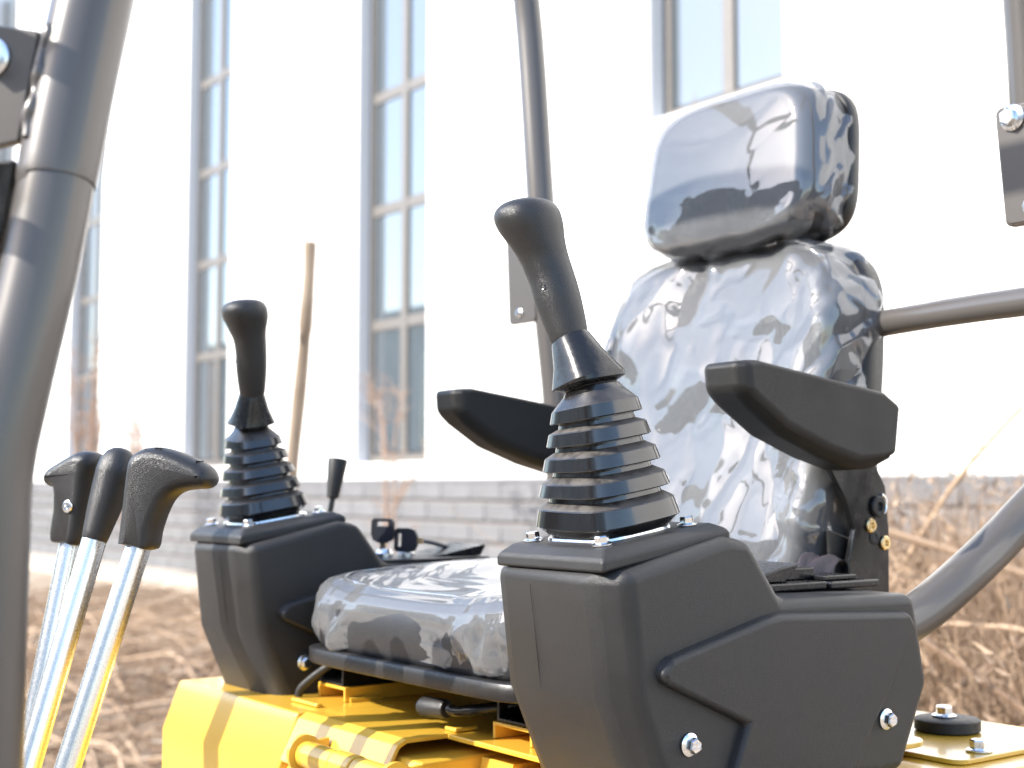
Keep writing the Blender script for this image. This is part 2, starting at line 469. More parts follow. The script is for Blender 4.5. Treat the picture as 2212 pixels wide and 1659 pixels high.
# ------------------------------------------------------------------ yellow base of the operator station
SEAT_X = -0.37
def make_base():
    b = empty('excavator_base', (-0.36, 0.2, 0.6))
    tag(b, 'glossy yellow steel seat base of the mini excavator under seat and consoles', 'excavator base')
    # far box: slanting front, flat lid
    prof = [(-0.036, 0.886), (-0.060, 0.824), (-0.060, 0.45), (0.75, 0.45), (0.75, 0.886)]
    link('seat_box', mesh(*prism_vf(prof, [-0.862, -0.52])), 'yellow', b, bevel=0.004, seg=3)
    prof2 = [(-0.030, 0.868), (-0.056, 0.815), (-0.056, 0.45), (0.75, 0.45), (0.75, 0.868)]
    link('seat_box', mesh(*prism_vf(prof2, [-0.519, -0.262])), 'yellow', b, bevel=0.004, seg=3)
    prof3 = [(-0.012, 0.862), (-0.040, 0.790), (-0.040, 0.45), (0.40, 0.45), (0.40, 0.862)]
    link('seat_box', mesh(*prism_vf(prof3, [-0.205, 0.045])), 'yellow', b, bevel=0.005, seg=3)
    # dark web between the boxes
    link('web_panel', mesh(*prism_vf([(0.045, 0.866), (0.03, 0.80), (0.03, 0.45), (0.4, 0.45), (0.4, 0.866)], [-0.261, -0.206])), 'yellow', b)
    # hinged lid: bent sheet over the middle box
    t = 0.0055
    out = [(0.060, 0.8865), (-0.025, 0.8865), (-0.036, 0.880), (-0.060, 0.834)]
    inn = [(-0.055, 0.8315), (-0.032, 0.8765), (-0.023, 0.881), (0.060, 0.881)]
    lid = link('hinged_lid', mesh(*prism_vf(out+inn, [-0.5185, -0.300])), 'yellow', b, bevel=0.0015, seg=2)
    # hinge: three knuckles on a pin, bolt heads at both ends
    hy, hz = -0.075, 0.857
    h = link('hinge', mesh(*lathe_vf([(0.0135, 0), (0.0145, 0.001), (0.0145, 0.069), (0.0135, 0.07)], 28, (-0.424, hy, hz), (1, 0, 0))), 'yellow', b, smooth=35)
    for x0, ln, r in ((-0.352, 0.040, 0.0155), (-0.310, 0.065, 0.0145)):
        link('knuckle', mesh(*lathe_vf([(r-0.001, 0), (r, 0.001), (r, ln-0.001), (r-0.001, ln)], 28, (x0, hy, hz), (1, 0, 0))), 'yellow', h, smooth=35)
    for x0 in (-0.432, -0.2425):
        prf = [(hy-0.021*math.cos(a), hz+0.021*math.sin(a)) for a in [R(k) for k in range(-100, 150, 10)]]+[(-0.045, 0.872), (-0.045, 0.815)]
        link('hinge_plate', mesh(*prism_vf(prf, [x0, x0+0.006])), 'yellow', h, bevel=0.001, seg=2)
    bolt((-0.433, hy, hz), (-1, 0, 0), h, 1.05)
    bolt((-0.2355, hy, hz), (1, 0, 0), h, 1.25)
    box('rib', -0.43, -0.28, -0.0748, -0.0565, 0.808, 0.822, 'yellow', h, bevel=0.001)
    # right hand mounting plate with rounded corner
    def plate(x0, x1, y0, y1, z0, z1, r):
        pts = []
        for cx, cy, a0 in ((x0+r, y0+r, 180), (x1-r, y0+r, 270), (x1-r, y1-r, 0), (x0+r, y1-r, 90)):
            for k in range(7): a = R(a0+15*k); pts.append((cx+r*math.cos(a), cy+r*math.sin(a)))
        n = len(pts); V = [(x, y, z0) for x, y in pts]+[(x, y, z1) for x, y in pts]
        F = [tuple(range(n)), tuple(range(n, 2*n))]+[(i, (i+1) % n, (i+1) % n+n, i+n) for i in range(n)]
        return V, F
    link('mounting_plate', mesh(*plate(-0.335, 0.03, 0.028, 0.42, 0.8800, 0.8858, 0.03)), 'yellow', b, bevel=0.0015, seg=2)
    box('deck', -0.519, -0.336, 0.061, 0.42, 0.8795, 0.8853, 'yellow', b)
    box('weld_tab', -0.318, -0.296, 0.035, 0.065, 0.8868, 0.8915, 'yellow', b, bevel=0.002)
    box('weld_tab', -0.60, -0.535, -0.003, 0.006, 0.8866, 0.891, 'yellow', b, bevel=0.002)
    # two folded channels that carry the seat slides
    for xc, zb, y0 in ((-0.585, 0.8863, 0.045), (-0.215, 0.8861, 0.050)):
        w = 0.034; hgt = 0.018; s = 0.004
        outl = [(-w, 0), (-w, hgt), (w, hgt), (w, 0), (w-s, 0), (w-s, hgt-s), (-w+s, hgt-s), (-w+s, 0)]
        V = [(xc+px, y0, zb+pz) for px, pz in outl]+[(xc+px, 0.40, zb+pz) for px, pz in outl]
        F = [(i, (i+1) % 8, (i+1) % 8+8, i+8) for i in range(8)]+[(0, 1, 6, 7), (1, 2, 5, 6), (2, 3, 4, 5), (8, 9, 14, 15), (9, 10, 13, 14), (10, 11, 12, 13)]
        ch = link('rail_channel', mesh(V, F), 'yellow', b, bevel=0.0012, seg=2)
        link('weld_bead', mesh(*tube_vf([(xc+w+0.001, y0+0.006, zb+0.002), (xc+w+0.003, y0+0.03, zb+0.002), (xc+w+0.0015, y0+0.05, zb+0.001)], 0.004, 10, 3)), 'yellow', ch)
        bolt((xc-w-0.0005, y0+0.02, zb+0.015), (-1, 0, 0), ch, 0.8)
    # rear deck behind the near console
    deck = link('rear_deck', mesh(*plate(-0.5, 0.115, 0.30, 0.655, 0.848, 0.868, 0.06)), 'yellow', b, bevel=0.004)
    link('deck_plate', mesh(*plate(-0.2, 0.078, 0.395, 0.60, 0.8685, 0.8735, 0.016)), 'yellow', b, bevel=0.0012)
    pad = link('rubber_mount', mesh(*lathe_vf([(0.034, 0), (0.0365, 0.002), (0.0365, 0.013), (0.034, 0.0145), (0.01, 0.015)], 48, (-0.038, 0.533, 0.8738))), 'rubber', b, smooth=35)
    bolt((-0.042, 0.533, 0.8889), (0, 0, 1), pad, 1.35)
    bolt((0.058, 0.455, 0.8738), (0, 0, 1), b, 1.35)
    box('floor_plate', -0.90, 0.135, -0.62, -0.067, 0.452, 0.470, 'satin_black', b, bevel=0.003)
    # body below, down to the ground
    box('chassis', -0.86, 0.10, -0.60, 0.9, 0.02, 0.449, 'satin_black', b, bevel=0.01)
    return b
make_base()

# ------------------------------------------------------------------ control consoles
NEAR_X = -0.0315; FAR_X = -0.735
HW_POD = 0.0915
def plate_z(y): return 1.079+0.158*(y+0.050)
def make_console():
    c = empty('control_console', (NEAR_X, 0.15, 0.87))
    # side outline (y, z): front foot, front, tilted top, shoulder, rear top, back
    prof = [(0.006, 0.868), (-0.036, 0.965), (-0.049, 1.0755), (0.090, 1.1045), (0.118, 1.1005), (0.160, 1.046), (0.354, 1.042), (0.374, 0.952), (0.332, 0.868)]
    xs = [NEAR_X-HW_POD, NEAR_X-HW_POD+0.030, NEAR_X+HW_POD-0.030, NEAR_X+HW_POD]
    def f(i, k, y, z):
        if i in (0, 3) and k in (0, 1, 2): y += 0.013 if i == 0 else 0.018
        return y, z
    V, F = prism_vf(prof, xs, f)
    # draft: narrower at the foot
    def draft(v):
        x, y, z = v; k = 1-max(0, (1.06-z))*0.11
        return (NEAR_X+(x-NEAR_X)*k, y, z)
    V = [draft(v) for v in V]
    hs = link('housing', mesh(V, F), 'pod', c, smooth=60, bevel=0.0115, seg=5)
    px_ = NEAR_X-0.022
    link('parting_line', mesh(*tube_vf([(px_, -0.0491, 1.062), (px_-0.001, -0.0362, 0.968), (px_+0.0005, -0.0355, 0.9655)], 0.0003, 6, 1)), 'pod', hs)
    # raised arrow shaped panel on both flanks
    arrow = [(0.002, 0.990), (0.012, 1.001), (0.128, 1.028), (0.150, 1.031), (0.334, 1.023), (0.343, 1.010), (0.240, 0.868), (0.074, 0.868), (0.104, 0.938), (0.006, 0.981)]
    cy, cz = 0.17, 0.955
    for s in (-1, 1):
        base, top = [], []
        for y, z in arrow:
            k = 1-max(0, (1.06-z))*0.11
            xo = NEAR_X+s*HW_POD*k
            base.append((xo-s*0.006, y+(y-cy)*(0.035 if y < cy else 0.008), z+(z-cz)*0.07)); top.append((xo+s*0.0095, y, z))
        base = [(x, y, max(z, 0.8675)) for x, y, z in base]
        n = len(base)
        link('raised_panel', mesh(base+top, [tuple(range(n)), tuple(range(n, 2*n))]+[(i, (i+1) % n, (i+1) % n+n, i+n) for i in range(n)]), 'pod', hs, smooth=60, bevel=0.006, seg=4)
        for (y, z, pr) in ((0.039, 0.926, 0), (0.304, 0.922, 0)):
            k = 1-max(0, (1.06-z))*0.11
            xo = NEAR_X+s*(HW_POD*k+0.0005)
            o = bolt((xo, y, z), (s, 0, -0.02), hs, 1.0, 0.35)
            if s == 1:
                for tx, dx, dz in (('8.8', -0.0043, -0.0047), ('OT', -0.0034, 0.0006)):
                    fc = bpy.data.curves.new('marking', 'FONT'); fc.body = tx; fc.size = 0.0056; fc.extrude = 0.0003
                    tmp = bpy.data.objects.new('tmp', fc); tm = bpy.data.meshes.new_from_object(tmp); bpy.data.objects.remove(tmp)
                    tm.materials.clear(); tm.materials.append(M['bolt'])
                    t = bpy.data.objects.new('marking', tm); C.objects.link(t)
                    t.parent = hs; t.matrix_parent_inverse = world_of(hs).inverted()
                    t.matrix_basis = Matrix.Translation((xo+0.0094, y, z)) @ Vector((1, 0, -0.02)).to_track_quat('Z', 'Y').to_matrix().to_4x4() @ Matrix.Rotation(R(-75), 4, 'Z') @ Matrix.Translation((dx, dz, 0))
    # mounting plate for the joystick, follows the tilt
    y0, y1 = -0.047, 0.106
    xw = 0.0775
    def pz(y, o): return plate_z(y)+o
    Vp = []; Fp = []
    for inset, o in ((0, -0.004), (0, 0.0075), (0.011, 0.0155)):
        for x, y in ((-xw+inset, y0+inset), (xw-inset, y0+inset), (xw-inset, y1-inset*1.3), (-xw+inset, y1-inset*1.3)):
            Vp.append((NEAR_X+x, y, pz(y, o)))
    for i in range(2):
        for k in range(4): Fp.append((i*4+k, i*4+(k+1) % 4, (i+1)*4+(k+1) % 4, (i+1)*4+k))
    Fp += [(0, 1, 2, 3), (8, 9, 10, 11)]
    tp = link('joystick_mount', mesh(Vp, Fp), 'pod', c, smooth=60, bevel=0.0035, seg=4)
    nrm = Vector((0, -0.158, 1)).normalized()
    for dx, y in ((-0.052, -0.022), (0.052, -0.026), (0.054, 0.074), (-0.054, 0.078)):
        bolt((NEAR_X+dx, y, pz(y, 0.0157)), nrm, tp, 0.92)
    # pale gasket ring below the boot
    yb = 0.026
    V, F = sweep_vf([((NEAR_X, yb, pz(yb, 0.0156)), nrm, 0.0465, 0.0465, 5), ((NEAR_X, yb, pz(yb, 0.0178)), nrm, 0.046, 0.046, 5)], 48)
    link('gasket', mesh(V, F), 'bolt', tp, smooth=35)
    return c
con = make_console()
tag(con, 'large dark moulded control console in the foreground right of the seat', 'console', 'control consoles beside the seat')
con2 = copy_mirrored(con, (NEAR_X+FAR_X)/2, 'dark moulded control console beyond the seat, next to the travel levers')

# ------------------------------------------------------------------ joysticks
def make_joystick():
    yb = 0.026; zb = plate_z(yb)+0.0172
    root = empty('joystick', (NEAR_X, yb, zb))
    o = Vector((NEAR_X, yb, zb))
    ax = Vector((0.03, -0.168, 1)).normalized()
    prof = [(0, .0372), (.010, .0452), (.0115, .0474), (.0125, .0478), (.0275, .0452), (.0285, .0445)]
    for z0, hb, ht, neck in ((.0395, .0440, .0416, .0368), (.063, .0398, .0376, .0326), (.086, .0357, .0336, .0292), (.1075, .0319, .0300, .0257)):
        zn = z0-.0055
        prof += [(zn, neck+.0008), (z0-.001, neck), (z0-.0002, hb-.001), (z0+.0008, hb), (z0+.0115, ht), (z0+.0125, ht-.0008)]
    prof += [(.131, .021), (.136, .0185)]
    secs = []
    for z, h in prof:
        h *= 1.20; z *= 0.99
        k = z/0.136
        # upper pleats follow the collar's inward tilt a little
        nn = (ax+Vector((-0.16*k*k, 0, 0))).normalized()
        secs.append((o+ax*z, nn, h, h, 3.7-0.7*k))
    bt = link('boot', mesh(*sweep_vf(secs, 64)), 'boot', root, smooth=26)
    top = o+ax*0.1345
    ca = Vector((-0.42, -0.20, 1)).normalized()
    c0 = top-ax*0.004
    col = [(c0, 0.0165, 3.5), (c0+ca*0.005, 0.019, 3.5), (c0+ca*0.0085, 0.0262, 3.6), (c0+ca*0.0105, 0.0268, 3.5), (c0+ca*0.030, 0.0213, 3.0), (c0+ca*0.050, 0.0168, 2.4), (c0+ca*0.052, 0.0160, 2.2)]
    col = [(c0+(c-c0)*1.08, r*1.08, p) for c, r, p in col]
    cb = Vector((-0.17, -0.16, 1)).normalized()
    link('collar', mesh(*sweep_vf([(c, cb.lerp(ca, max(0, min(1, (i-2)/3))), r*0.97*(1.06 if i < 4 else 1), r*(1.06 if i < 4 else 1), p) for i, (c, r, p) in enumerate(col)], 48)), 'collar', root, smooth=32)
    g0 = c0+ca*0.0515*1.08
    # dz, forward, inward, radius
    G = [(0, 0, 0, .0165), (.004, .0006, .0012, .0174), (.018, .003, .005, .0190), (.035, .006, .0095, .0204), (.052, .0088, .0140, .0207), (.069, .0130, .0185, .0213), (.080, .0170, .0210, .0230),
         (.090, .0205, .0238, .0256), (.098, .0228, .0258, .0277), (.106, .0248, .0272, .0283), (.113, .0255, .0280, .0266), (.119, .0250, .0284, .0215), (.1225, .0243, .0285, .0135), (.1238, .024, .0285, .004)]
    Gs = [tuple(k*1.075 for k in q) for q in catmull(G, 5)]; secs = []
    for i, (dz, f, inw, r) in enumerate(Gs):
        k = min(1, dz/0.09)
        nn = Vector((-0.36*(1-k*0.9), -0.22*(1-k*0.7), 1))
        c = g0+Vector((-inw, -f, dz))
        fore = 1+0.07*max(0, (dz-0.06)/0.05)
        secs.append((c, nn, max(r, 0.001)*0.95, max(r, 0.001)*fore, 2.15))
    gr = link('grip', mesh(*sweep_vf(secs, 48)), 'grip', root, smooth=60)
    # small socket screw in the flank of the grip
    i = min(range(len(Gs)), key=lambda k: abs(Gs[k][0]-0.046))
    dz, f, inw, r = Gs[i]
    d = Vector((0.36, -0.93, 0.05)).normalized()
    pos = g0+Vector((-inw, -f, dz))+d*(r*0.99-0.0008)
    v, fcs = lathe_vf([(0.0032, 0), (0.0032, 0.0012), (0.0026, 0.0016), (0.0018, 0.0014), (0.0014, 0.0004)], 20, pos, d)
    link('screw', mesh(v, fcs), 'collar', gr, smooth=30)
    return root
js = make_joystick()
tag(js, 'tall black joystick with ribbed rubber boot on the foreground console', 'joystick', 'joysticks with ribbed boots')
js2 = copy_mirrored(js, (NEAR_X+FAR_X)/2, 'smaller looking black joystick with ribbed boot on the console beyond the seat')
js2.scale = (-0.91, 0.91, 0.91)

# ------------------------------------------------------------------ seat
def superout(n, a, b, p, cx=0, cz=0, taper=0.0):
    out = []
    for k in range(n):
        t = 2*math.pi*k/n; c, s = math.cos(t), math.sin(t)
        x = a*math.copysign(abs(c)**(2/p), c); z = b*math.copysign(abs(s)**(2/p), s)
        out.append((cx+x*(1-taper*(z/b)), cz+z))
    return out
def pillow_vf(outline, prof, fn):
    """outline in a plane (p,q); prof (scale, depth); fn(p, q, depth) gives the point"""
    n = len(outline); V = []; F = []
    cp = sum(o[0] for o in outline)/n; cq = sum(o[1] for o in outline)/n
    for s, d in prof:
        for p, q in outline: V.append(fn(cp+(p-cp)*s, cq+(q-cq)*s, d))
    for i in range(len(prof)-1):
        for k in range(n): F.append((i*n+k, i*n+(k+1) % n, (i+1)*n+(k+1) % n, (i+1)*n+k))
    F.append(tuple(range(n))); F.append(tuple(range((len(prof)-1)*n, len(prof)*n)))
    return V, F
def crown(depth, crownh, edge, steps=26, back=8):
    """profile from the back rim over a rounded edge to a gently crowned front"""
    pr = [(1.0, depth*i/back) for i in range(back)]
    for i in range(1, 9):
        a = math.pi/2*i/8; pr.append((1-edge*(1-math.cos(a)), depth+edge*0.22*math.sin(a)))
    s0, d0 = pr[-1]
    for i in range(1, steps+1):
        s = s0*(1-i/steps); pr.append((max(s, 0.004), d0+crownh*(1-(s/s0)**2)))
    return pr
def wrinkle(me, amp, seed, folds, weight, und=0.004, ufreq=7.0):
    """loose film: slow undulation plus straight sharp folds (triangle waves, each present only in patches)
    folds: (direction, cycles per metre, slope)"""
    nr = [v.normal.copy() for v in me.vertices]
    fs = [(Vector(d).normalized(), f, sl/(2*f), i) for i, (d, f, sl) in enumerate(folds)]
    for v, nn in zip(me.vertices, nr):
        co = v.co
        w = weight(co)
        wx = 0.28*noise.noise(co*9+Vector((seed, 2, 5)))+0.1*noise.noise(co*31+Vector((seed, 7, 1)))
        h = und*(noise.noise(co*ufreq+Vector((seed, seed*1.7, 0)))+0.4*noise.noise(co*ufreq*2.3+Vector((4, seed, 7))))*w[0]
        for d, f, a, i in fs:
            env = noise.noise(co*5.5+Vector((i*3.1, seed+i, -i*1.7)))*1.9+0.35+w[2]
            if env <= 0: continue
            t = co.dot(d)*f+wx*(1+0.2*i)+i*0.37
            fr = t-math.floor(t)
            tri = (fr/0.3 if fr < 0.3 else (1-fr)/0.7)      # steep on one side, as gathered film lies
            h += a*min(1, env)*(tri-0.5)*(w[3] if f > 20 and len(w) > 3 else w[1])*amp
        v.co += nn*h
    me.update()
def make_seat():
    s = empty('operator_seat', (SEAT_X, 0.25, 0.92))
    tag(s, 'black operator seat with headrest still wrapped in crinkled clear plastic', 'seat')
    # pan
    pan_out = superout(80, 0.236, 0.232, 9, SEAT_X, 0.232)
    pan = link('seat_pan', mesh(*pillow_vf(pan_out, [(0.93, 0.936), (0.994, 0.9365), (1.0, 0.938), (1.0, 0.9535), (0.994, 0.955), (0.93, 0.956)], lambda p, q, d: (p, q, d+(p-SEAT_X)*0.0+(0.02*(q/0.46)**2*-1)))), 'satin_black', s, smooth=50)
    # cushion and its cover
    cu_out = superout(120, 0.231, 0.226, 8, SEAT_X, 0.232)
    def cfn(grow, lift):
        def f(p, q, d):
            bol = 0.016*abs((p-SEAT_X)/0.22)**3
            return (SEAT_X+(p-SEAT_X)*grow, 0.232+(q-0.232)*grow, d+lift+bol*(1 if d > 0.99 else 0)+0.018*max(0, (q-0.05))/0.4*(1 if d > 0.99 else 0))
        return f
    prof = [(0.978, 0.955), (0.990, 0.963), (0.999, 0.974), (1.0, 0.987), (0.994, 0.999), (0.979, 1.010), (0.948, 1.019), (0.89, 1.026)]
    prof += [(0.89*(1-i/30)+0.003, 1.026+0.016*(1-(1-i/30)**2)) for i in range(1, 31)]
    link('cushion', mesh(*pillow_vf(cu_out, prof, cfn(1, 0))), 'vinyl', s, smooth=180)
    cu_out2 = superout(420, 0.231, 0.226, 8, SEAT_X, 0.232)
    pf = []
    for (a, b), (c, d) in zip(prof[:8], prof[1:9]):
        for j in range(6): pf.append((a+(c-a)*j/6, b+(d-b)*j/6))
    pf += [(0.89*(1-i/110)+0.003, 1.026+0.016*(1-(1-i/110)**2)) for i in range(2, 111)]
    me = mesh(*pillow_vf(cu_out2, pf, cfn(1.016, 0.005)))
    def wgt(co):
        lo = max(0, min(1, (1.016-co.z)/0.014))
        return (0.9, 0.35+0.75*lo, 0.25*lo)
    wrinkle(me, 1.0, 3.1, [((1, 0.8, 0.55), 15, 0.30), ((1, 0.9, -0.8), 21, 0.30), ((1, -0.3, 0.25), 34, 0.26), ((0.4, 1, 1.2), 27, 0.22), ((1, 1, 0.05), 52, 0.20)], wgt, 0.0035, 8)
    link('seat_cover_film', me, 'film', s, smooth=180)
    # backrest
    ZB = 1.18
    def yfront(z): return 0.452+0.20*(z-1.177)
    def bo(n):
        pts = [(-0.150, 0.985), (-0.205, 1.03), (-0.222, 1.12), (-0.220, 1.24), (-0.213, 1.33), (-0.200, 1.400), (-0.166, 1.441), (-0.098, 1.461), (0, 1.467)]
        pts = pts+[(-x, z) for x, z in reversed(pts[:-1])]
        pts = pts+[(0.08, 0.972), (0, 0.968), (-0.08, 0.972)]
        q = catmull(pts+[pts[0]], n); return [(SEAT_X+x, z) for x, z in q[:-1]]
    def bfn(grow, lift):
        def f(p, q, d):
            dx = (p-SEAT_X)/0.22
            hollow = 0.020*(1-min(1, dx*dx))*(1 if d > 0.076 else 0)
            lumbar = 0.014*math.exp(-((q-1.09)/0.08)**2)*(1 if d > 0.076 else 0)
            return (SEAT_X+(p-SEAT_X)*grow, yfront(q)+0.086-(d+lift)+hollow-lumbar, ZB+(q-ZB)*grow)
        return f
    link('backrest', mesh(*pillow_vf(bo(6), crown(0.066, 0.018, 0.13), bfn(1, 0))), 'vinyl', s, smooth=180)
    me = mesh(*pillow_vf(bo(26), crown(0.069, 0.018, 0.13, 170, 34), bfn(1.018, 0.004)))
    def wb(co):
        e = max(0, min(1, (abs(co.x-SEAT_X)-0.165)/0.035)); tp_ = max(0, min(1, (co.z-1.40)/0.04))
        return (1.0, 0.42+0.5*e+0.3*tp_, 0.25*e+0.1*tp_, 0.06+1.0*e+0.35*tp_)
    wrinkle(me, 1.0, 11.3, [((1, 0, 0.18), 7, 0.30), ((1, 0, -0.34), 10, 0.28), ((0.5, 0.4, 1), 7, 0.16), ((1, 0.5, -0.75), 24, 0.24), ((0.6, 1, 0.9), 36, 0.24)], wb, 0.0075, 6.0)
    link('backrest_cover_film', me, 'film', s, smooth=180)
    shell = [(0.97, 0), (1.015, 0.004), (1.026, 0.02), (1.026, 0.034), (1.01, 0.040), (0.9, 0.041)]
    link('back_shell', mesh(*pillow_vf(bo(6), shell, lambda p, q, d: (p, yfront(q)+0.102-d, q))), 'satin_black', s, smooth=40)
    # headrest
    HC = -0.348; HZ = 1.569
    def hfn(grow, lift):
        return lambda p, q, d: (HC+(p-HC)*grow, 0.506+0.13*(q-HZ)+0.074-(d+lift), HZ+(q-HZ)*grow)
    def ho(n): return superout(n, 0.151, 0.104, 4.4, HC, HZ, 0.045)
    link('headrest', mesh(*pillow_vf(ho(90), crown(0.052, 0.012, 0.16), hfn(1, 0))), 'vinyl', s, smooth=180)
    me = mesh(*pillow_vf(ho(400), crown(0.054, 0.012, 0.16, 150, 34), hfn(1.022, 0.004)))
    def wh(co):
        side = max(0, min(1, (co.y-(0.520+0.13*(co.z-HZ)))/0.012)); low = max(0, min(1, (1.53-co.z)/0.04))
        return (0.30+0.5*low, 0.10+1.25*side+0.42*low*(1-side), 0.3*side)
    wrinkle(me, 1.0, 5.7, [((1, 0.9, 0.5), 20, 0.28), ((0.3, 0.6, 1), 24, 0.30), ((0.6, 1, -0.9), 33, 0.28), ((1, 0.2, 0.35), 15, 0.24)], wh, 0.006, 8)
    link('headrest_cover_film', me, 'film', s, smooth=180)
    # stitched rectangle on the headrest front
    pr = [(HC+x, 0.506+0.13*(z-HZ)+0.085-0.063-0.0105-0.022, z) for x, z in [(HC*0+x_, HZ+0.012+z_) for x_, z_ in superout(40, 0.078, 0.034, 7)]]
    link('stitched_seam', mesh(*tube_vf(pr+[pr[0]], 0.0011, 8, 1)), 'collar', s)
    hshell = [(0.97, 0), (1.02, 0.003), (1.035, 0.010), (1.035, 0.018), (1.02, 0.023), (0.9, 0.024)]
    link('headrest_shell', mesh(*pillow_vf(ho(90), hshell, lambda p, q, d: (p, 0.506+0.13*(q-HZ)+0.087-d, q))), 'satin_black', s, smooth=40)
    box('headrest_stem', HC-0.06, HC+0.06, 0.578, 0.592, 1.40, 1.52, 'satin_black', s, bevel=0.003)
    # armrests
    def armrest(xc, sgn):
        sp = [(0.243, 1.281), (0.262, 1.284), (0.478, 1.258), (0.506, 1.243), (0.497, 1.186), (0.470, 1.170), (0.432, 1.168), (0.380, 1.181), (0.315, 1.204), (0.266, 1.234), (0.246, 1.252)]
        hw = 0.034
        def f(i, k, y, z):
            if i in (0, 3):
                if k in (0, 1, 10): y += 0.012
                if k in (5, 6, 7, 8, 9): z += 0.012
            return y, z
        V, F = prism_vf(sp, [xc-hw, xc-hw+0.013, xc+hw-0.013, xc+hw], f)
        a = link('armrest', mesh(V, F), 'arm', s, smooth=60, bevel=0.0065, seg=4)
        # bracket: folded gloss plate with slots
        xb = xc-sgn*0.012
        br = [(0.418, 1.185), (0.500, 1.190), (0.527, 1.150), (0.532, 1.10), (0.530, 1.0), (0.462, 1.0), (0.458, 1.06), (0.470, 1.10), (0.455, 1.135)]
        bk = link('armrest_bracket', mesh(*prism_vf(br, [xb-0.004, xb+0.004])), 'gloss_black', a, smooth=40, bevel=0.0015, seg=2)
        # the lower side plate it hinges on
        lp = [(0.440, 1.10), (0.528, 1.075), (0.532, 0.90), (0.452, 0.90)]
        link('hinge_plate', mesh(*prism_vf(lp, [xb-sgn*0.012-0.003, xb-sgn*0.012+0.003])), 'satin_black', a, bevel=0.002)
        xo = xb+sgn*0.0041
        d = (sgn, 0, 0)
        for (y, z, r, h, mat) in ((0.510, 1.126, 0.0125, 0.005, 'rubber'), (0.497, 1.104, 0.0085, 0.004, 'gold'), (0.522, 1.083, 0.0085, 0.004, 'gold'), (0.505, 1.090, 0.009, 0.0012, 'rubber')):
            v, fc = lathe_vf([(r*0.9, 0), (r, 0.0006), (r, h*0.7), (r*0.85, h), (r*0.45, h), (r*0.35, h*0.4)], 24, (xo, y, z), d)
            link('screw' if mat == 'gold' else 'knob', mesh(v, fc), mat, a, smooth=35)
        # curved slot washer
        arc = [(xo+sgn*0.001, 0.5155+0.010*math.cos(R(t)), 1.128+0.012*math.sin(R(t))) for t in range(-60, 100, 20)]
        link('slot_edge', mesh(*tube_vf(arc, 0.0022, 10, 3)), 'bolt', a)
        return a
    armrest(-0.105, 1)
    armrest(2*SEAT_X+0.105, -1)
    # slides and adjustment lever
    for xc, z0, y0 in ((-0.585, 0.9048, 0.045), (-0.215, 0.9048, 0.052)):
        w = 0.029; hgt = 0.022; t = 0.0035
        outl = [(-w, hgt), (-w, 0), (w, 0), (w, hgt), (w-t, hgt), (w-t, t), (-w+t, t), (-w+t, hgt)]
        V = [(xc+px, y0, z0+pz) for px, pz in outl]+[(xc+px, 0.38, z0+pz) for px, pz in outl]
        F = [(i, (i+1) % 8, (i+1) % 8+8, i+8) for i in range(8)]+[(0, 1, 6, 7), (1, 2, 5, 6), (2, 3, 4, 5), (8, 9, 14, 15), (9, 10, 13, 14), (10, 11, 12, 13)]
        sl = link('seat_slide', mesh(V, F), 'gloss_black', s, bevel=0.0008, seg=2)
        bolt((xc+0.004, y0+0.02, z0+t+0.0003), (0, 0, 1), sl, 0.75)
        box('slide_runner', xc-0.012, xc+0.012, y0+0.05, 0.40, z0+0.005, z0+0.031, 'satin_black', s, bevel=0.001)
    tube('hose', [(-0.560, 0.07, 0.945), (-0.595, 0.045, 0.925), (-0.622, 0.025, 0.900), (-0.628, 0.022, 0.887)], 0.005, 'rubber', s, 14, 5)
    lv = tube('adjustment_lever', [(-0.300, 0.030, 0.9115), (-0.285, 0.032, 0.9110), (-0.262, 0.045, 0.915), (-0.23, 0.10, 0.922), (-0.22, 0.2, 0.925)], 0.0058, 'gloss_black', s, 16, 6)
    link('lever_grip', mesh(*lathe_vf([(0.004, 0), (0.0085, 0.001), (0.0108, 0.006), (0.0105, 0.036), (0.0095, 0.040), (0.006, 0.041)], 24, (-0.345, 0.022, 0.9105), (0.97, 0.2, 0.01))), 'grip', lv, smooth=40)
    return s
make_seat()
def make_belt():
    b = empty('seat_belt', (-0.135, 0.43, 1.0))
    tag(b, 'dark woven seat belt strap folded beside the seat behind the near console', 'seat belt')
    V = []; F = []; n = 24
    ctr = catmull([(-0.145, 0.462, 0.98), (-0.138, 0.455, 1.03), (-0.128, 0.438, 1.068), (-0.118, 0.410, 1.060), (-0.11, 0.395, 1.02), (-0.105, 0.39, 0.98)], 6)
    for i, c in enumerate(ctr):
        for k in range(9):
            w = (k/8-0.5)*0.05
            V.append((c[0]+w*0.25, c[1]+w*0.95, c[2]-0.1*w+0.003*math.sin(k*1.4+i*0.5)))
    for i in range(len(ctr)-1):
        for k in range(8): F.append((i*9+k, i*9+k+1, (i+1)*9+k+1, (i+1)*9+k))
    o = link('webbing', mesh(V, F), 'belt', b, smooth=180)
    m = o.modifiers.new('t', 'SOLIDIFY'); m.thickness = 0.0016
    return b
make_belt()
